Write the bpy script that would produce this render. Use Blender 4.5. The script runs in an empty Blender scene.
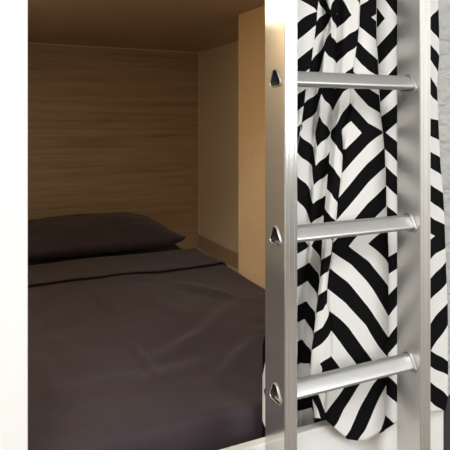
import bpy, bmesh, math, random
from mathutils import Vector, noise
random.seed(4)
C = bpy.context.scene.collection
sc = bpy.context.scene
PI = math.pi

# ------------------------------------------------------------------ camera
CAMZ = 1.20
FPX, CX, HY = 546.0, 225.0, 121.0          # focal length, centre column and horizon row in the photo
CS, SN = 0.9055, 0.4244                    # heading: world X is the direction of the rungs, Y goes into the bunk
cd = bpy.data.cameras.new('camera'); cam = bpy.data.objects.new('camera', cd); C.objects.link(cam)
cam.location = (0, 0, CAMZ); cam.rotation_euler = (PI/2, 0, -math.asin(SN))
cd.sensor_width = 36; cd.lens = 36*FPX/450; cd.shift_y = -(225-HY)/450; cd.clip_start = 0.02
sc.camera = cam

def ray(px, py):
    u = (px-CX)/FPX
    return Vector((CS*u+SN, CS-SN*u, -(py-HY)/FPX))
def on_y(px, py, Y):
    r = ray(px, py); r = r*(Y/r.y); return Vector((r.x, Y, CAMZ+r.z))
def on_z(px, py, z):
    r = ray(px, py); r = r*((z-CAMZ)/r.z); return Vector((r.x, r.y, z))

# ------------------------------------------------------------------ materials
def mat(name, col=(.8,.8,.8), rough=.5, metal=0.0, spec=.5):
    m = bpy.data.materials.new(name); m.use_nodes = True
    b = m.node_tree.nodes['Principled BSDF']
    b.inputs['Base Color'].default_value = (*col, 1); b.inputs['Roughness'].default_value = rough
    b.inputs['Metallic'].default_value = metal; b.inputs['Specular IOR Level'].default_value = spec
    return m
def N(m, t, **kw):
    n = m.node_tree.nodes.new(t)
    for k, v in kw.items(): setattr(n, k, v)
    return n
def L(m, a, b): m.node_tree.links.new(a, b)
def bsdf(m): return m.node_tree.nodes['Principled BSDF']
def objco(m, scale):
    tc = N(m, 'ShaderNodeTexCoord'); mp = N(m, 'ShaderNodeMapping')
    mp.inputs['Scale'].default_value = scale; L(m, tc.outputs['Object'], mp.inputs['Vector']); return mp.outputs['Vector']
def ramp(m, fac, stops):
    r = N(m, 'ShaderNodeValToRGB'); e = r.color_ramp.elements
    while len(e) < len(stops): e.new(.5)
    for i, (p, c) in enumerate(stops): e[i].position = p; e[i].color = (*c, 1)
    L(m, fac, r.inputs['Fac']); return r.outputs['Color']
def bump(m, fac, strength, dist=.01):
    b = N(m, 'ShaderNodeBump'); b.inputs['Strength'].default_value = strength; b.inputs['Distance'].default_value = dist
    L(m, fac, b.inputs['Height']); L(m, b.outputs['Normal'], bsdf(m).inputs['Normal'])
def noise_t(m, vec, scale, detail=4, rough=.5, dist=0):
    n = N(m, 'ShaderNodeTexNoise'); n.inputs['Scale'].default_value = scale; n.inputs['Detail'].default_value = detail
    n.inputs['Roughness'].default_value = rough; n.inputs['Distortion'].default_value = dist
    L(m, vec, n.inputs['Vector']); return n.outputs['Fac']

# plywood panel with long horizontal grain
M_ply = mat('plywood', rough=.45, spec=.3)
f1 = noise_t(M_ply, objco(M_ply, (.8, .8, 22)), 2.6, 7, .6, .4)
c1 = ramp(M_ply, f1, [(.28,(.38,.275,.165)), (.45,(.49,.365,.23)), (.58,(.54,.41,.265)), (.78,(.60,.465,.315))])
f2 = noise_t(M_ply, objco(M_ply, (4, 4, 190)), 2.0, 3)
mx = N(M_ply, 'ShaderNodeMixRGB', blend_type='MULTIPLY'); mx.inputs['Fac'].default_value = .45
L(M_ply, c1, mx.inputs['Color1']); L(M_ply, ramp(M_ply, f2, [(.3,(.7,.68,.66)), (.7,(1,1,1))]), mx.inputs['Color2'])
L(M_ply, mx.outputs['Color'], bsdf(M_ply).inputs['Base Color'])

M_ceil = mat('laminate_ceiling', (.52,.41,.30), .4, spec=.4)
M_beige = mat('beige_board', (.80,.69,.52), .5, spec=.3)
M_band = mat('brown_band', (.42,.32,.21), .5, spec=.3)
M_cream = mat('cream_edge', (.78,.66,.47), .5)
M_plaster = mat('cream_plaster', (.84,.62,.38), .75, spec=.2)
bump(M_plaster, noise_t(M_plaster, objco(M_plaster, (1,1,1)), 26, 3, .45), .35, .012)
M_white = mat('white_gloss', (.86,.86,.83), .38, spec=.45)
M_whitef = mat('white_laminate', (.94,.94,.925), .45, spec=.4)
M_whitep = mat('white_paint', (.88,.88,.86), .6)
M_room = mat('room_paint', (.62,.61,.58), .7)
M_floor = mat('floor_wood', (.16,.12,.08), .5)
ff = noise_t(M_floor, objco(M_floor, (1,9,1)), 4, 4)
L(M_floor, ramp(M_floor, ff, [(.3,(.12,.085,.055)), (.7,(.21,.155,.1))]), bsdf(M_floor).inputs['Base Color'])
M_dark = mat('dark_grey', (.035,.035,.037), .6)
M_track = mat('track_metal', (.75,.75,.75), .35, 1)

# white painted brickwork
M_brick = mat('painted_brick', (.50,.505,.48), .45, spec=.45)
tcb = N(M_brick, 'ShaderNodeTexCoord'); sp = N(M_brick, 'ShaderNodeSeparateXYZ'); cb = N(M_brick, 'ShaderNodeCombineXYZ')
L(M_brick, tcb.outputs['Object'], sp.inputs['Vector']); L(M_brick, sp.outputs['X'], cb.inputs['X']); L(M_brick, sp.outputs['Z'], cb.inputs['Y'])
bt = N(M_brick, 'ShaderNodeTexBrick'); L(M_brick, cb.outputs['Vector'], bt.inputs['Vector'])
bt.inputs['Scale'].default_value = 1; bt.inputs['Brick Width'].default_value = .25; bt.inputs['Row Height'].default_value = .127
bt.inputs['Mortar Size'].default_value = .007; bt.inputs['Mortar Smooth'].default_value = .6
nb = noise_t(M_brick, objco(M_brick, (1,1,1.4)), 24, 4, .5, .7)
mm = N(M_brick, 'ShaderNodeMath', operation='MULTIPLY_ADD'); mm.inputs[1].default_value = 1.5
sub = N(M_brick, 'ShaderNodeMath', operation='MULTIPLY'); sub.inputs[1].default_value = -.16
L(M_brick, bt.outputs['Fac'], sub.inputs[0]); L(M_brick, nb, mm.inputs[0]); L(M_brick, sub.outputs[0], mm.inputs[2])
bump(M_brick, mm.outputs[0], .6, .022)

# dark plum bed linen
def linen(name, col):
    m = mat(name, col, .75, spec=.18)
    bsdf(m).inputs['Sheen Weight'].default_value = .12; bsdf(m).inputs['Sheen Roughness'].default_value = .5
    bump(m, noise_t(m, objco(m, (1,1,1)), 11, 5, .55, .6), .3, .012)
    return m
M_sheet = linen('plum_linen', (.052,.037,.046))
M_pillow = linen('plum_pillowcase', (.042,.029,.035))

# brushed aluminium
M_alu = mat('brushed_aluminium', (.70,.70,.69), .30, .84)
bsdf(M_alu).inputs['Roughness'].default_value = .15
M_rung = mat('rung_aluminium', (.54,.54,.535), .30, .85)
M_dull = mat('dull_aluminium', (.70,.69,.66), .38, .8)
fr = noise_t(M_rung, objco(M_rung, (14, 60, 60)), 3, 4)
L(M_rung, ramp(M_rung, fr, [(.3,(.36,.36,.36)), (.75,(.44,.44,.44))]), bsdf(M_rung).inputs['Roughness'])
M_hole_shade = mat('tube_inside_shade', (.035,.03,.027), .7)  # near-black, puts the shade inside the rung ends into the colour

# curtain print: nested diamonds, black and white; the two cloth coordinates are stored as UV
M_cur = mat('diamond_print_cotton', rough=.9, spec=.06)
uv = N(M_cur, 'ShaderNodeUVMap'); uv.uv_map = 'print'
s2 = N(M_cur, 'ShaderNodeSeparateXYZ'); L(M_cur, uv.outputs['UV'], s2.inputs['Vector'])
ad = N(M_cur, 'ShaderNodeMath', operation='ADD'); L(M_cur, s2.outputs['X'], ad.inputs[0]); L(M_cur, s2.outputs['Y'], ad.inputs[1])
a2 = N(M_cur, 'ShaderNodeMath', operation='ADD'); a2.inputs[1].default_value = .2; L(M_cur, ad.outputs[0], a2.inputs[0])
pp = N(M_cur, 'ShaderNodeMath', operation='PINGPONG'); pp.inputs[1].default_value = 1.0
h = N(M_cur, 'ShaderNodeMath', operation='ADD'); h.inputs[1].default_value = .5; L(M_cur, a2.outputs[0], h.inputs[0])
md = N(M_cur, 'ShaderNodeMath', operation='FLOORED_MODULO'); md.inputs[1].default_value = 2.0; L(M_cur, a2.outputs[0], md.inputs[0])
gt = N(M_cur, 'ShaderNodeMath', operation='GREATER_THAN'); gt.inputs[1].default_value = 1.0; L(M_cur, md.outputs[0], gt.inputs[0])
mc = N(M_cur, 'ShaderNodeMixRGB'); mc.inputs['Color1'].default_value = (.80,.79,.77,1); mc.inputs['Color2'].default_value = (.006,.006,.0065,1)
L(M_cur, gt.outputs[0], mc.inputs['Fac']); L(M_cur, mc.outputs['Color'], bsdf(M_cur).inputs['Base Color'])

# ------------------------------------------------------------------ mesh helpers
def obj(name, bm, m, parent=None, smooth=False, label=None, cat=None, group=None, kind=None):
    me = bpy.data.meshes.new(name); bmesh.ops.recalc_face_normals(bm, faces=bm.faces[:]); bm.to_mesh(me); bm.free()
    for mt in (m if isinstance(m, (list, tuple)) else [m]): me.materials.append(mt)
    if smooth:
        for p in me.polygons: p.use_smooth = True
    o = bpy.data.objects.new(name, me); C.objects.link(o)
    if parent is not None:
        o.parent = parent; o.location = -parent.location     # meshes are written in world coordinates
    if label: o['label'] = label
    if cat: o['category'] = cat
    if group: o['group'] = group
    if kind: o['kind'] = kind
    return o
def thing(name, label, cat, loc):
    o = bpy.data.objects.new(name, None); C.objects.link(o); o.location = loc; o.empty_display_size = .1
    o['label'] = label; o['category'] = cat; return o
def box(bm, x0, x1, y0, y1, z0, z1, bev=0):
    r = bmesh.ops.create_cube(bm, size=1)
    for v in r['verts']:
        v.co = Vector((x0+(v.co.x+.5)*(x1-x0), y0+(v.co.y+.5)*(y1-y0), z0+(v.co.z+.5)*(z1-z0)))
    if bev:
        es = list({e for v in r['verts'] for e in v.link_edges})
        bmesh.ops.bevel(bm, geom=es, offset=bev, segments=3, profile=.5, affect='EDGES')
    return bm
def bx(*a): return box(bmesh.new(), *a)
def struct(name, bm, m, **k): return obj(name, bm, m, kind='structure', **k)

# ------------------------------------------------------------------ levels
FY = .955                       # front plane of the bunk
ZC = CAMZ+.4275                 # underside of the bunk's ceiling
ZM = CAMZ-.600                  # top of the made bed
ZR = CAMZ-.645                  # top of the front rail
XP, XW = .98, 1.297              # pier face, niche wall
YB = 3.15                       # plywood at the head of the bed
YPB = 1.967                     # back of the pier
ZD = CAMZ-.79                   # deck under the mattress
XL = -.16                       # inner left wall of the bunk

# ------------------------------------------------------------------ the setting
struct('wall_back', bx(XL-.02, XW+.02, YB, YB+.04, 0, ZC), M_ply)
struct('wall_niche', bx(XW, XW+.05, YPB-.05, YB, 0, ZC), M_beige)
struct('wall_pier', bx(XP, XW+.05, 1.02, YPB, 0, ZC, .004), M_plaster)
struct('wall_left', bx(XL-.04, XL, FY+.03, YB, 0, ZC), M_beige)
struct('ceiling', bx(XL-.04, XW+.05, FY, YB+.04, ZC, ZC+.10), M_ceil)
bm = bmesh.new(); box(bm, XL, XW, YB-.004, YB, ZC-.006, ZC); struct('trim_1', bm, M_cream)
bm = bmesh.new(); box(bm, XW-.007, XW, YB-.008, YB-.004, ZD, ZC-.006); struct('trim_2', bm, M_cream)
struct('baseboard_right', bx(XW-.008, XW, YPB, YB-.008, CAMZ-.785, CAMZ-.707), M_band)
struct('wall_right', bx(XP+.001, 3.0, 1.0, 1.02, 0, 2.7), M_brick)
struct('trim_3', bx(1.012, 3.0, .988, 1.0, 0, CAMZ-.685, .002), M_dark)  # dark board low on the brick wall, past the end of the rail
struct('wall_upper', bx(-2.2, XP, FY+.005, FY+.045, ZC+.10, 2.7), M_whitep)
xe = on_y(28, 200, FY-.025).x
struct('wall_front', bx(-2.2, xe, FY-.025, FY+.02, 0, ZC+.10, .003), M_whitef)
struct('trim_4', bx(xe+.001, XW+.05, FY-.020, FY-.0005, ZC, ZC+.10, .002), M_whitef)
struct('floor', bx(-2.24, 3.04, -2.64, 3.2, -.05, 0), M_floor)
struct('ceiling_room', bx(-2.24, 3.04, -2.64, 1.0, 2.7, 2.75), M_whitep)
struct('wall_side', bx(-2.24, -2.2, -2.6, FY, 0, 2.7), M_room)
struct('wall_far', bx(3.0, 3.04, -2.6, 1.0, 0, 2.7), M_room)
WX0, WX1, WZ0, WZ1 = 1.15, 2.75, .95, 2.45
bm = bmesh.new()
box(bm, -2.2, WX0, -2.64, -2.6, 0, 2.7); box(bm, WX1, 3.0, -2.64, -2.6, 0, 2.7)
box(bm, WX0, WX1, -2.64, -2.6, 0, WZ0); box(bm, WX0, WX1, -2.64, -2.6, WZ1, 2.7)
struct('wall_rear', bm, M_room)
bm = bmesh.new()
for a in ((WX0, WX0+.05, WZ0, WZ1), (WX1-.05, WX1, WZ0, WZ1), (WX0, WX1, WZ0, WZ0+.05), (WX0, WX1, WZ1-.05, WZ1), ((WX0+WX1)/2-.03, (WX0+WX1)/2+.03, WZ0, WZ1)):
    box(bm, a[0], a[1], -2.635, -2.59, a[2], a[3])
struct('window_1', bm, M_white)

# ------------------------------------------------------------------ bunk bed: deck and white front rail
bed = thing('bunk_bed', 'built in lower bunk with white front rail under the dark bedding', 'bed', (.5, 2.0, 0))
xr = on_y(444, 430, FY).x
rl = obj('front_rail', bx(xe+.0005, xr, FY, FY+.022, ZR-.26, ZR, .003), M_white, bed)
obj('deck', bx(XL, XP-.002, FY+.022, YB-.006, ZD-.03, ZD), M_ply, bed)
obj('niche_ledge', bx(XP-.002, XW-.001, YPB+.002, YB-.006, ZD-.03, ZD), M_cream, bed)
obj('plinth', bx(xe+.0005, xr-.03, FY+.03, FY+.05, 0, ZD-.03), M_white, bed)

# ------------------------------------------------------------------ bedding
MX0, MX1, MY0, MY1 = XL+.02, .972, 1.035, 3.06
ZT = ZM-.026
obj('mattress', bx(MX0, MX1-.006, MY0, MY1, ZD+.002, ZT, .03), M_sheet, None, True,
    'dark plum sheeted mattress at the head, under the pillow', 'mattress')

def seg_d(p, a, b):
    ab = b-a; t = max(0, min(1, (p-a).dot(ab)/ab.length_squared)); q = a+ab*t
    s = (p-q).cross(ab) if False else (p.x-q.x)*ab.y-(p.y-q.y)*ab.x
    return (p-q).length, (1 if s > 0 else -1), t
RID = []
for (x0,y0,x1,y1,w,hh) in ((88,284,122,322,.009,.007), (128,338,160,380,.009,.007), (122,322,132,342,.02,.003), (60,288,75,330,.03,.003),
                           (205,330,150,362,.03,.006), (238,300,190,345,.03,.006), (225,352,120,392,.035,.005), (60,300,28,340,.02,.004),
                           (60,395,150,372,.04,.005), (150,300,215,330,.03,.004), (170,282,250,300,.025,.005), (262,330,215,380,.025,.007),
                           (40,330,90,360,.03,.003), (28,345,70,420,.03,.004)):
    RID.append((on_z(x0,y0,ZM).to_2d(), on_z(x1,y1,ZM).to_2d(), w, hh))
def wrinkle(x, y):
    p = Vector((x, y)); z = 0
    for a, b, w, hh in RID:
        d, s, t = seg_d(p, a, b)
        hh *= 1.7; z += hh*math.exp(-(d/w)**2)*math.sin(PI*max(.08, min(.92, t)))
        z -= .4*hh*math.exp(-((d-1.6*w)/(1.2*w))**2)*math.sin(PI*max(.08, min(.92, t))) if s > 0 else 0
    z += .010*noise.noise(Vector((x*3, y*2.2, 1.3)))+.005*noise.noise(Vector((x*8+y*4, y*7-x*3, 4.2)))
    return z

def drape(x0, x1, y0, y1, drop_r, drop_f, lift, nx, ny, r=.022, wr=1.0):
    """a sheet lying on the bed; it rolls over the right and the front edge and hangs down"""
    bm = bmesh.new(); rows = []
    def roll(t, edge, drop):            # t beyond the edge -> (advance, fall)
        if t <= 0: return t, 0
        q = r*PI/2
        if t < q: a = t/r; return r*math.sin(a), r*(1-math.cos(a))
        return r, r+(t-q)
    for j in range(ny+1):
        row = []
        tv = (y0-drop_f)+(y1-y0+drop_f)*j/ny
        for i in range(nx+1):
            tu = x0+(x1-x0+drop_r)*i/nx
            ax, fx = roll(tu-(x1-r), 0, drop_r)
            ay, fy = roll((y0+r)-tv, 0, drop_f)
            X = (x1-r)+ax if tu > x1-r else tu
            Y = (y0+r)-ay if tv < y0+r else tv
            z = ZM+lift-max(fx, fy)+wr*wrinkle(X, Y)*(1 if max(fx,fy) < .004 else .35)
            row.append(bm.verts.new((X, Y, z)))
        rows.append(row)
    for j in range(ny):
        for i in range(nx): bm.faces.new((rows[j][i], rows[j][i+1], rows[j+1][i+1], rows[j+1][i]))
    return bm
sheet = obj('flat_sheet', drape(MX0, XP-.004, MY0-.012, 2.34, .13, .10, 0, 170, 200), M_sheet, None, True,
            'dark plum flat sheet spread wrinkled over the lower bunk bed', 'sheet')
sm = sheet.modifiers.new('thick', 'SOLIDIFY'); sm.thickness = .003; sm.offset = -1
# the turned-down top of the sheet: a second layer whose front edge stands a little proud
def flap():
    bm = bmesh.new(); rows = []; nx, ny = 90, 26
    for j in range(ny+1):
        row = []
        for i in range(nx+1):
            tu = MX0+(XP-.002-MX0+.10)*i/nx
            yf = 2.066+.012*math.sin(tu*5+.6)+.02*(tu-.5)**2
            y = yf+(2.37-yf)*j/ny
            over = max(0, tu-(XP-.030)); a = min(over/.028, PI/2)
            X = min(tu, XP-.030)+.028*math.sin(a)*1.0
            fall = .028*(1-math.cos(a))+max(0, over-.028*PI/2)
            up = .013
            if j > 1: up = .014-.006*j/ny
            z = ZM+up-fall+wrinkle(X, y)*.5+.003*noise.noise(Vector((X*9, y*5, 7)))*(1 if fall < .004 else 0)
            row.append(bm.verts.new((X, y, z)))
        rows.append(row)
    for j in range(ny):
        for i in range(nx): bm.faces.new((rows[j][i], rows[j][i+1], rows[j+1][i+1], rows[j+1][i]))
    return bm
fl = obj('turned_down_edge', flap(), M_sheet, sheet, True)
sm = fl.modifiers.new('thick', 'SOLIDIFY'); sm.thickness = .004; sm.offset = -1

# pillow
def pillow():
    bm = bmesh.new(); nu, nv = 60, 44
    x0, x1, y0, y1 = .13, .915, 2.36, 2.98
    top = []; bot = []
    for j in range(nv+1):
        rt, rb = [], []
        for i in range(nu+1):
            u = -1+2*i/nu; v = -1+2*j/nv
            pin = 1-.03*(1-abs(u)**2.2)*abs(v)**3
            pu = 1-.05*(1-abs(v)**2.2)*abs(u)**3
            X = (x0+x1)/2+(x1-x0)/2*u*pu; Y = (y0+y1)/2+(y1-y0)/2*v*pin
            hgt = max(0, 1-abs(u)**3.2)**.75*(max(0, 1-abs(v)**2.0)**.75 if v < 0 else max(0, 1-v**4)**.6)
            hgt *= 1-.04*max(0, v)
            n = .006*noise.noise(Vector((X*7, Y*7, 2)))+.003*noise.noise(Vector((X*18, Y*14, 5)))
            hb = max(0, 1-abs(u)**9)**.6*max(0, 1-abs(v)**14)**.6
            rt.append((X, Y, ZM+.062+.064*hgt+n*min(1, hgt*2)))
            rb.append((X, Y, ZM+.062-.048*hb))
        top.append(rt); bot.append(rb)
    tv = [[bm.verts.new(p) for p in r] for r in top]
    bv = [[tv[j][i] if i in (0, nu) or j in (0, nv) else bm.verts.new(bot[j][i]) for i in range(nu+1)] for j in range(nv+1)]
    for j in range(nv):
        for i in range(nu):
            bm.faces.new((tv[j][i], tv[j][i+1], tv[j+1][i+1], tv[j+1][i]))
            q = (bv[j][i], bv[j+1][i], bv[j+1][i+1], bv[j][i+1])
            if len(set(q)) == 4:
                try: bm.faces.new(q)
                except ValueError: pass
    return bm
obj('pillow', pillow(), M_pillow, None, True, 'dark plum pillow lying against the wooden head wall', 'pillow')

# ------------------------------------------------------------------ ladder
LY0, LY1 = .829, .902
LXA0 = on_y(285, 100, LY0).x; LXA1 = LXA0+.027
LXB0 = on_y(420.5, 100, LY0).x; LXB1 = LXB0+.0290
LTOP = 2.35
RZ = [CAMZ+.0795+.2865*k for k in range(-4, 4)]
def profile(s=1.0, n=7):
    """rounded triangle, point up, in (y, z)"""
    P = [(.0245*s, -.0175*s), (.003*s, .0275*s), (-.0245*s, -.0175*s)]; P = [P[2], P[0], P[1]]
    rad = [.007*s, .007*s, .011*s]; out = []
    for k in range(3):
        a, b, c = Vector(P[k-1]), Vector(P[k]), Vector(P[(k+1) % 3])
        d1 = (a-b).normalized(); d2 = (c-b).normalized(); ang = d1.angle(d2); tl = rad[k]/math.tan(ang/2)
        p1, p2 = b+d1*tl, b+d2*tl
        cen = b+(d1+d2).normalized()*(rad[k]/math.sin(ang/2))
        a1 = math.atan2(p1.y-cen.y, p1.x-cen.x); a2 = math.atan2(p2.y-cen.y, p2.x-cen.x)
        da = (a2-a1+PI) % (2*PI)-PI
        for i in range(n): t = a1+da*i/(n-1); out.append((cen.x+rad[k]*math.cos(t), cen.y+rad[k]*math.sin(t)))
    return out
NP = 21
lad = thing('ladder', 'aluminium ladder with triangular rungs standing in front of the bunk', 'ladder', ((LXA0+LXB1)/2, LY0+.03, 0))
YM = (LY0+LY1)/2-.005
def tube(bm, z):
    """the hollow rung: narrower between the rails, widened where it passes through their webs"""
    x0, x1 = LXA0-.0006, LXB1+.0006
    rings = []
    for x, q, qz in ((x0,.995,1), (LXA1+.0015,.995,1), (LXA1+.006,.995,.87), (LXB0-.006,.995,.87), (LXB0-.0015,.995,1), (x1,.995,1), (x1,.90,1), (x1-.021,.78,.85), (x0+.021,.78,.85), (x0,.90,1)):
        rings.append([bm.verts.new((x, YM+a, z+b*qz)) for a, b in profile(q)])
    for A, B in zip(rings, rings[1:]+rings[:1]):
        for i in range(NP): bm.faces.new((A[i], A[(i+1) % NP], B[(i+1) % NP], B[i]))
def sweep(bm, x_list, z):
    """open sweep of the rung outline, scale changing along x"""
    rings = [[bm.verts.new((x, YM+a, z+b)) for a, b in profile(s)] for x, s in x_list]
    for A, B in zip(rings, rings[1:]):
        for i in range(NP): bm.faces.new((A[i], A[(i+1) % NP], B[(i+1) % NP], B[i]))
    return rings
def rail(x0, x1, LY1):
    """extruded rectangular rail with shallow grooves on its front and open tube mouths through its webs"""
    bm = bmesh.new()
    g = .0008
    w = x1-x0
    sec = [(x0, LY1-.002), (x0, LY0+.002), (x0+.002, LY0), (x0+.0065, LY0), (x0+.0073, LY0+g), (x0+.0085, LY0+g), (x0+.0093, LY0),
           (x1-.0093, LY0), (x1-.0085, LY0+g), (x1-.0073, LY0+g), (x1-.0065, LY0), (x1-.002, LY0), (x1, LY0+.002), (x1, LY1-.002), (x1-.002, LY1), (x0+.002, LY1)]
    lo = [bm.verts.new((a, b, .012)) for a, b in sec]; hi = [bm.verts.new((a, b, LTOP)) for a, b in sec]
    n = len(sec)
    for i in range(n):
        j = (i+1) % n
        if (i, j) in ((n-1, 0),) and False: continue
        if i == n-1+100: continue
        xa, xb = sec[i][0], sec[j][0]
        web = abs(xa-xb) < 1e-9 and abs(sec[i][1]-sec[j][1]) > .03
        if not web:
            bm.faces.new((lo[i], lo[j], hi[j], hi[i])); continue
        # the web: bridged round every rung mouth
        prevs = (lo[i], lo[j])
        edges = RZ
        cur = [lo[i], lo[j]]
        for k, z in enumerate(RZ):
            zt = (RZ[k]+RZ[k+1])/2 if k+1 < len(RZ) else LTOP
            top = [hi[i], hi[j]] if k+1 == len(RZ) else [bm.verts.new((xa, sec[i][1], zt)), bm.verts.new((xa, sec[j][1], zt))]
            ring = [bm.verts.new((xa, YM+a, z+b)) for a, b in profile(1.0)]
            outer = [cur[0], cur[1], top[1], top[0]]
            eo = []
            for p in range(4):
                q = (outer[p], outer[(p+1) % 4]); e = bm.edges.get(q) or bm.edges.new(q); eo.append(e)
            ei = [bm.edges.get((ring[p], ring[(p+1) % NP])) or bm.edges.new((ring[p], ring[(p+1) % NP])) for p in range(NP)]
            bmesh.ops.triangle_fill(bm, use_beauty=True, use_dissolve=False, edges=eo+ei)
            cur = top
    bm.faces.new(hi); bm.faces.new(lo[::-1])
    return bm
for (x0, x1, m_, ye) in ((LXA0, LXA1, M_alu, LY1), (LXB0, LXB1, M_dull, LY1-.005)):
    o = obj('side_rail', rail(x0, x1, ye), m_, lad)
    bm = box(bmesh.new(), x0-.002, x1+.002, LY0-.002, LY1+.002, 0, .03, .003)
    obj('foot', bm, M_dark, o)
    o.children[0].location = (0, 0, 0)
for z in RZ:
    bm = bmesh.new(); tube(bm, z)
    o = obj('rung', bm, M_rung, lad, True)
    for p in o.data.polygons: p.use_smooth = True
    # flared lips where the tube is crimped to the webs, and dark capped sleeves that colour in the shade of the outer mouths
    for (xa, sgn) in ((LXA0, -1), (LXB1, 1)):
        bm = bmesh.new()
        sweep(bm, [(xa+sgn*(-.002), .89), (xa+sgn*.0022, .905), (xa+sgn*.0028, .94), (xa+sgn*.0024, .99), (xa+sgn*.0013, 1.02), (xa, 1.03)], z)
        c = obj('lip', bm, M_rung, o, True); c.location = (0, 0, 0)
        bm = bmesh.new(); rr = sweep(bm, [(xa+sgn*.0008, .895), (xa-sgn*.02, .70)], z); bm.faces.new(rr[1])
        c = obj('bore_shade', bm, M_hole_shade, o); c.location = (0, 0, 0)
    for (xa, sgn) in ((LXA1, 1), (LXB0, -1)):
        bm = bmesh.new()
        sweep(bm, [(xa, 1.20), (xa+sgn*.0016, 1.20), (xa+sgn*.0034, 1.15), (xa+sgn*.0042, 1.06), (xa+sgn*.0040, .99)], z)
        c = obj('lip', bm, M_rung, o, True); c.location = (0, 0, 0)

# ------------------------------------------------------------------ curtain
def tab(T, y):
    if y <= T[0][0]: return T[0][1]
    for (a, va), (b, vb) in zip(T, T[1:]):
        if y <= b: return va+(vb-va)*(y-a)/(b-a)
    return T[-1][1]
B_T = [(-110,0),(15,6.4),(27,5.8),(45.5,4.8),(66,3.8),(86,2.8),(103,1.8),(120,.8),(133,0),(151,.8),(173,1.8),(197,2.8),(219,3.8),(241,4.8),
       (246,5.0),(249.5,4.8),(265,3.8),(285,2.8),(307,1.8),(327,.8),(352,-.2),(370,-1),(387,-.2),(406,.8),(428,1.8),(450,2.8)]
def T(*a): return [(a[i], a[i+1]) for i in range(0, len(a), 2)]
# every crease or roll of the cloth: its place down the drop, the print coordinate along it, and how far it stands out
N4x = T(0,337,30,337,64,336.5,85,335,108,333,130,331,150,330,172,328,195,326,215,324,238,322.5,260,321,277,320,295,318,313,316,332,314,350,311.5,375,310,400,312,415,314)
N6x = T(0,360,15,359.5,27,359,45,357,56,355,63,354,80,352,95,350.5,104,350,112,349,122,345,130,341.5,140,342.5,152,343,172,341.6,196,338.5,219,336,238,333,248,332,264,330,272,328.5,290,327,303,327,313,329,325,331,352,331,370,330,390,326,406,324.5,425,327)
N9x = T(20,376,40,376,60,377.5,75,378,113,380,131,382,148,384,167,385,206,386,246,388,300,388,337,388,370,387,385,386,410,385,430,384)
N2x = T(0,318,22,316,42,313.5,61,311,85,306,105,303.5,126,300.5,147,297,160,295,200,293,300,293)
L3x = T(0,329,15,331,30,332,42,327,51,325,70,323,93,321.5,115,319.5,130,318,144,317.5,164,316,185,314,205,313,225,311,244,310.5,262,309.5,281,307.5,301,306.5,319,304.5,339,302.5,370,301)
def sh(t, d): return [(a, b+d) for a, b in t]
def E(xt, *a):                  # where the stripe edges cross a crease -> print coordinate along it
    return [(y, v-tab(B_T, HY+(y-HY)*1040/(1390-tab(xt, y)))) for y, v in T(*a)]
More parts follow.
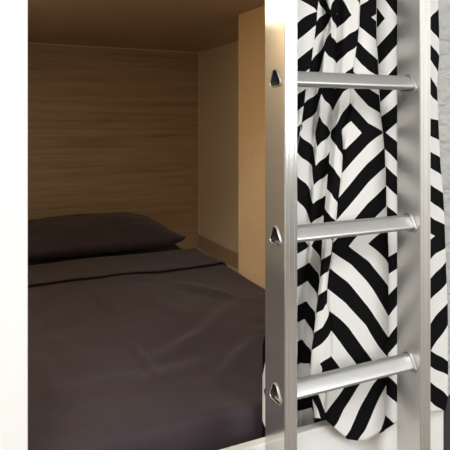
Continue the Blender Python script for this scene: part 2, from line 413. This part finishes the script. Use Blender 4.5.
COLS = [
 # x table, A table, offset table (m, + is away from the room), hem row
 (T(0,272,325,268,338,264.2,345,262.6,437,262.3),      T(0,2.6,340,2.3,350,2.9,380,3.2,400,2.8,437,2.2),    T(0,.0), 446),
 (T(0,278), T(0,1.2,300,1.0), T(0,-.012), 446),
 (T(0,297,115,297,126,296,160,290,300,288), T(0,1.95,24,2.07,40,1.94,60,1.85,95,1.6,112,1.55,300,1.5), T(0,-.006), 446),
 (N2x, T(8,1.5,25,1.05,48,1.2,88,1.25,106,1.2,300,1.4), T(0,-.010), 446),
 (sh(N2x,.5), T(0,1.95,42,1.85,61,1.85,103,2.05,123,2.2,128,2.6,148,3.05,173,3.05,195,3.15,217,3.2,223,3.1,240,2.35,256,2.3,272,2.22,290,2.02,306,1.8,324,1.6,342,1.39,369,1.35,430,1.35), T(0,.012), 446),
 (T(0,325,13,326,25,328,40,325,52,322.5,70,320,92,317.5,110,317,128,315.5,145,313.5,165,312,190,310,220,308.5,244,308,262,307,281,305,301,304,319,302,339,300,370,299),
  T(0,1.3,13,1.4,25,.9,48,1.1,70,1.3,92,1.45,110,1.45,128,1.8,147,2.2,165,2.35,190,2.3,220,2.05,244,1.85,262,1.9,281,1.78,301,1.67,319,1.47,339,1.32,370,1.2), T(0,.018), 446),
 (L3x, T(0,.5,18,.6,30,.4,51,.35,70,.4,93,.5,115,.75,130,.9,145,1.2,165,1.35,185,1.5,205,1.7,225,1.8,244,1.75,262,1.83,281,1.73,301,1.63,319,1.43,339,1.32,370,1.2), T(0,-.002,100,.004,300,.012), 446),
 (N4x, T(0,1.5,15,1.4,29,1.1,44,.9,64,.9,85,1.15,108,1.45,130,1.8,150,2.0,172,2.0,195,2.1,215,2.2,238,2.35,260,2.72,277,2.57,295,2.47,313,2.27,332,2.2,350,1.8,362,1.35,400,1.2), T(0,.008,200,.012,380,.012), 446),
 (sh(N4x,.4), T(0,1.5,15,1.4,29,1.1,44,.9,64,.9,85,1.15,108,1.45,125,1.7,138,1.6,163,1.5,188,1.4,206,1.6,238,1.5,260,1.45,277,1.4,295,1.25,313,1.0,332,.95,350,.6,358,.75,372,.9,385,1.2,398,1.9,417,2.0), T(0,.008,150,.004,300,-.008), 418),
 (T(0,348.5,60,345,100,342,125,338,150,336.5,172,335,196,332.5,219,330,240,328,264,325.8,290,322.8,313,323.2,328,322.2,345,321.5,363,320,385,318,410,319),
  T(0,.75,29,.55,60,.45,100,.4,125,1.15,150,1.25,180,1.1,203,1.1,220,1.25,240,1.3,264,1.28,290,1.15,305,.95,313,.85,328,.75,345,.4,363,.15,372,.8,390,1.0,410,1.05), T(0,-.004,300,-.012), 418),
 (N6x, T(0,0,104,0,112,.15,122,.5,132,.8,150,.8,180,.75,203,.75,220,.95,240,1.1,270,1.15,290,1.05,303,.6,313,.1,325,0), T(0,-.008), 420),
 (sh(N6x,.5), T(0,.95,26,.95,41,.75,56,.55,70,.3,86,0,112,0,122,.35,130,.6,140,.35,152,0), T(0,-.010), 421),
 (T(0,367,30,366,60,362,86,358,104,356,118,351.5,132,349.5,145,345.5,155,346,172,350,196,349,246,349,300,346,360,346,388,341.5,410,344,430,347),
  T(0,1.2,30,1.2,60,.95,86,.5,104,.4,118,.1,132,0,145,.05,155,.15,172,.45,196,.56,246,.82,300,.8,360,.93,388,.9,410,.95,430,.75), T(0,-.014), 439),
 (T(0,370,104,368,420,366,440,364), T(0,1.35,30,1.35,60,1.25,86,1.1,104,1.15,131,1.2,148,1.3,172,1.48,206,1.65,246,1.77,300,2.05,360,2.2,385,2.45,410,2.1,430,1.7), T(0,-.014), 441.5),
 (N9x, E(N9x, 40,6.8,60,5.8,76,4.8,113,2.8,130,1.85,148,2.8,167,3.8,186,4.8,206,5.8,229,6.8,264,6.8,286,5.8,316,4.8,337,3.8,357,2.8,385,3.8,417,4.8)+[(430,2.6)], T(0,-.004,380,-.010), 431),
 (sh(N9x,.5), E(N9x, 46.5,7.8,65,6.8,102.5,4.8,116.7,3.8,149,3.8,166,4.8,185,5.8,206,6.8,257,7.8,274,6.8,295,5.8,316,4.8,337,3.8,376,2.8,394,3.8,424,5.2), T(0,.012,380,-.001), 430),
 (T(0,397), E(T(0,397), 23.5,7.8,44.5,6.8,65,5.8,104,3.8,122.5,2.8,142,2.8,161.7,3.8,177,4.8,195.5,5.8,214,6.8,252,7.8,268.5,6.8,286,5.8,304.5,4.8,325.7,3.8,385,2.8,402.5,3.8,422,4.6), T(0,.012,380,.002), 422),
 (T(0,414), T(0,1.6,200,2.8,400,3.0), T(0,-.012), 417),
 (T(0,430.5), T(30,2.75,44,2.6,60,2.45,77,2.35,94,2.35,119,2.9,135,3.6,152,3.85,168,4.05,185,4.3,202,4.5,217,4.75,236,4.95,260,5.3,279,5.3,300,5.35,324,5.55,346,5.75,365,6.0,382,6.1,401,6.15), T(0,-.008), 412.5),
 (T(0,438,30,439,60,439,72,437.8,88,436.8,102,437.5,125,438.3,165,440.3,194,443,212,444,240,445,270,446,303,447.5,340,448,397,448,412,445),
  T(39,3.25,56,3.2,72,3.1,88,2.95,102,2.8,120,3.0,140,3.4,157,3.55,175,3.7,194,3.85,212,3.9,225,4.3,248,4.75,262,4.55,283,4.65,303,4.75,325,4.75,361,5.0,375,5.25,397,5.1,412,5.4), T(0,.006,300,.006,400,0), 411.5),
]
SAG = {4:.06, 6:.085, 8:.04, 9:.05, 13:-.0, 18:.035, 16:.05}   # the print closes up where a fold turns away
YC = .936                       # mean plane of the curtain
SEGN = [3,4,4,1,9,4,9,1,6,6,1,5,6,8,1,5,5,5,9]
BUL = [.002,.004,.004,0,.003,0,-.003,0,.002,.002,0,.001,.001,.001,0,.002,.005,.005,-.002]
def tuck(k, yr):                # the left folds are tucked inside the front rail towards the bottom
    if k > 7: return 0
    t = max(0, min(1, (yr-230)/150)); return .063*(t*t*(3-2*t))*(1 if k < 7 else .9)
ROWS = sorted(set([-78+3*i for i in range(160)]+[p for p, _ in B_T if -78 < p < 400]))
ROWS = [r for r in ROWS if r <= 396]
def node(k, yr):
    xt, at, ot, hem = COLS[k]
    x = xt[0][1]; y = yr
    for _ in range(6):
        y = HY+(yr-HY)*(1390-x)/1040; x = tab(xt, y)
    return x, tab(at, y), tab(ot, y)*tab(T(300,1.45,360,1.0), yr)+tuck(k, yr)
def yr_of(x, y): return HY+(y-HY)*1040/(1390-x)
bm = bmesh.new(); uvl = bm.loops.layers.uv.new('print')
HROW = 14
grid = []; info = {}
for r in range(len(ROWS)+HROW):
    row = []
    for k in range(len(COLS)):
        if r < len(ROWS): yr = ROWS[r]
        else:
            xh = tab(COLS[k][0], COLS[k][3]); hy = yr_of(xh, COLS[k][3])
            yr = ROWS[-1]+(hy-ROWS[-1])*(r-len(ROWS)+1)/HROW
        row.append((node(k, yr), yr))
    vs = []
    for k in range(len(COLS)-1):
        (xa, Aa, oa), ya = row[k]; (xb, Ab, ob), yb = row[k+1]
        n = SEGN[k]
        for i in range(n+(1 if k == len(COLS)-2 else 0)):
            t = i/n; te = t+SAG.get(k, 0)*math.sin(2*PI*t)*(1 if ya < 240 or k > 9 else .3)
            x = xa+(xb-xa)*t; A = Aa+(Ab-Aa)*te; yr = ya+(yb-ya)*t
            o = oa+(ob-oa)*(t*t*(3-2*t))-BUL[k]*math.sin(PI*t)
            Y = YC+o
            py = HY+(yr-HY)*(1390-x)/1040
            # the height is set by the mean plane, so that the rows of the print run level along the cloth
            q = on_y(x, py, YC); z = q.z
            d = ray(x, py); X = d.x*Y/d.y
            z = CAMZ+(z-CAMZ)*Y/YC
            sg = tab(T(150,0,200,3,246,5), yr)*(1 if k in (3,4,5,6) else 0)   # the left folds hang a little higher
            if k == 2: sg = tab(T(150,0,200,3,246,5), yr)*t
            v = bm.verts.new((X, Y, z)); info[v] = (A, tab(B_T, yr+sg)); vs.append(v)
    grid.append(vs)
SLIT = sum(SEGN[:7])            # below the top of the rail the cloth parts: one fold tucked inside, the other hanging over
for r in range(len(grid)-1):
    for i in range(len(grid[0])-1):
        if i == SLIT and r > len(ROWS)-6: continue
        f = bm.faces.new((grid[r][i], grid[r][i+1], grid[r+1][i+1], grid[r+1][i]))
        for lp in f.loops: lp[uvl].uv = info[lp.vert]
cur = obj('curtain', bm, M_cur, None, True, 'black and white diamond patterned curtain hanging behind the ladder', 'curtain')
sm = cur.modifiers.new('thick', 'SOLIDIFY'); sm.thickness = .0012; sm.offset = 0

# ------------------------------------------------------------------ light
def area(name, loc, rot, sx, sy, power, col=(1,1,1)):
    ld = bpy.data.lights.new(name, 'AREA'); ld.shape = 'RECTANGLE'; ld.size = sx; ld.size_y = sy; ld.energy = power; ld.color = col
    o = bpy.data.objects.new(name, ld); o.location = loc; o.rotation_euler = rot; C.objects.link(o); return o
area('daylight', ((WX0+WX1)/2, -2.72, (WZ0+WZ1)/2), (PI/2, 0, 0), WX1-WX0, WZ1-WZ0, 76, (.97,.985,1))
area('room_fill', (-.7, -.9, 2.66), (0, 0, 0), .9, .9, 60, (1,.985,.965))  # added overhead fill, no fixture known; brightens the white panel and the bunk
area('bunk_lamp', (-.01, 1.66, ZC-.012), (0, 0, 0), .26, .60, 4.4, (1,.80,.55))
w = bpy.data.worlds.new('world'); sc.world = w; w.use_nodes = True
w.node_tree.nodes['Background'].inputs['Color'].default_value = (.8,.87,1,1); w.node_tree.nodes['Background'].inputs['Strength'].default_value = .6

vs = sc.view_settings
vs.view_transform = 'Standard'; vs.look = 'None'; vs.exposure = 0.0; vs.gamma = 1
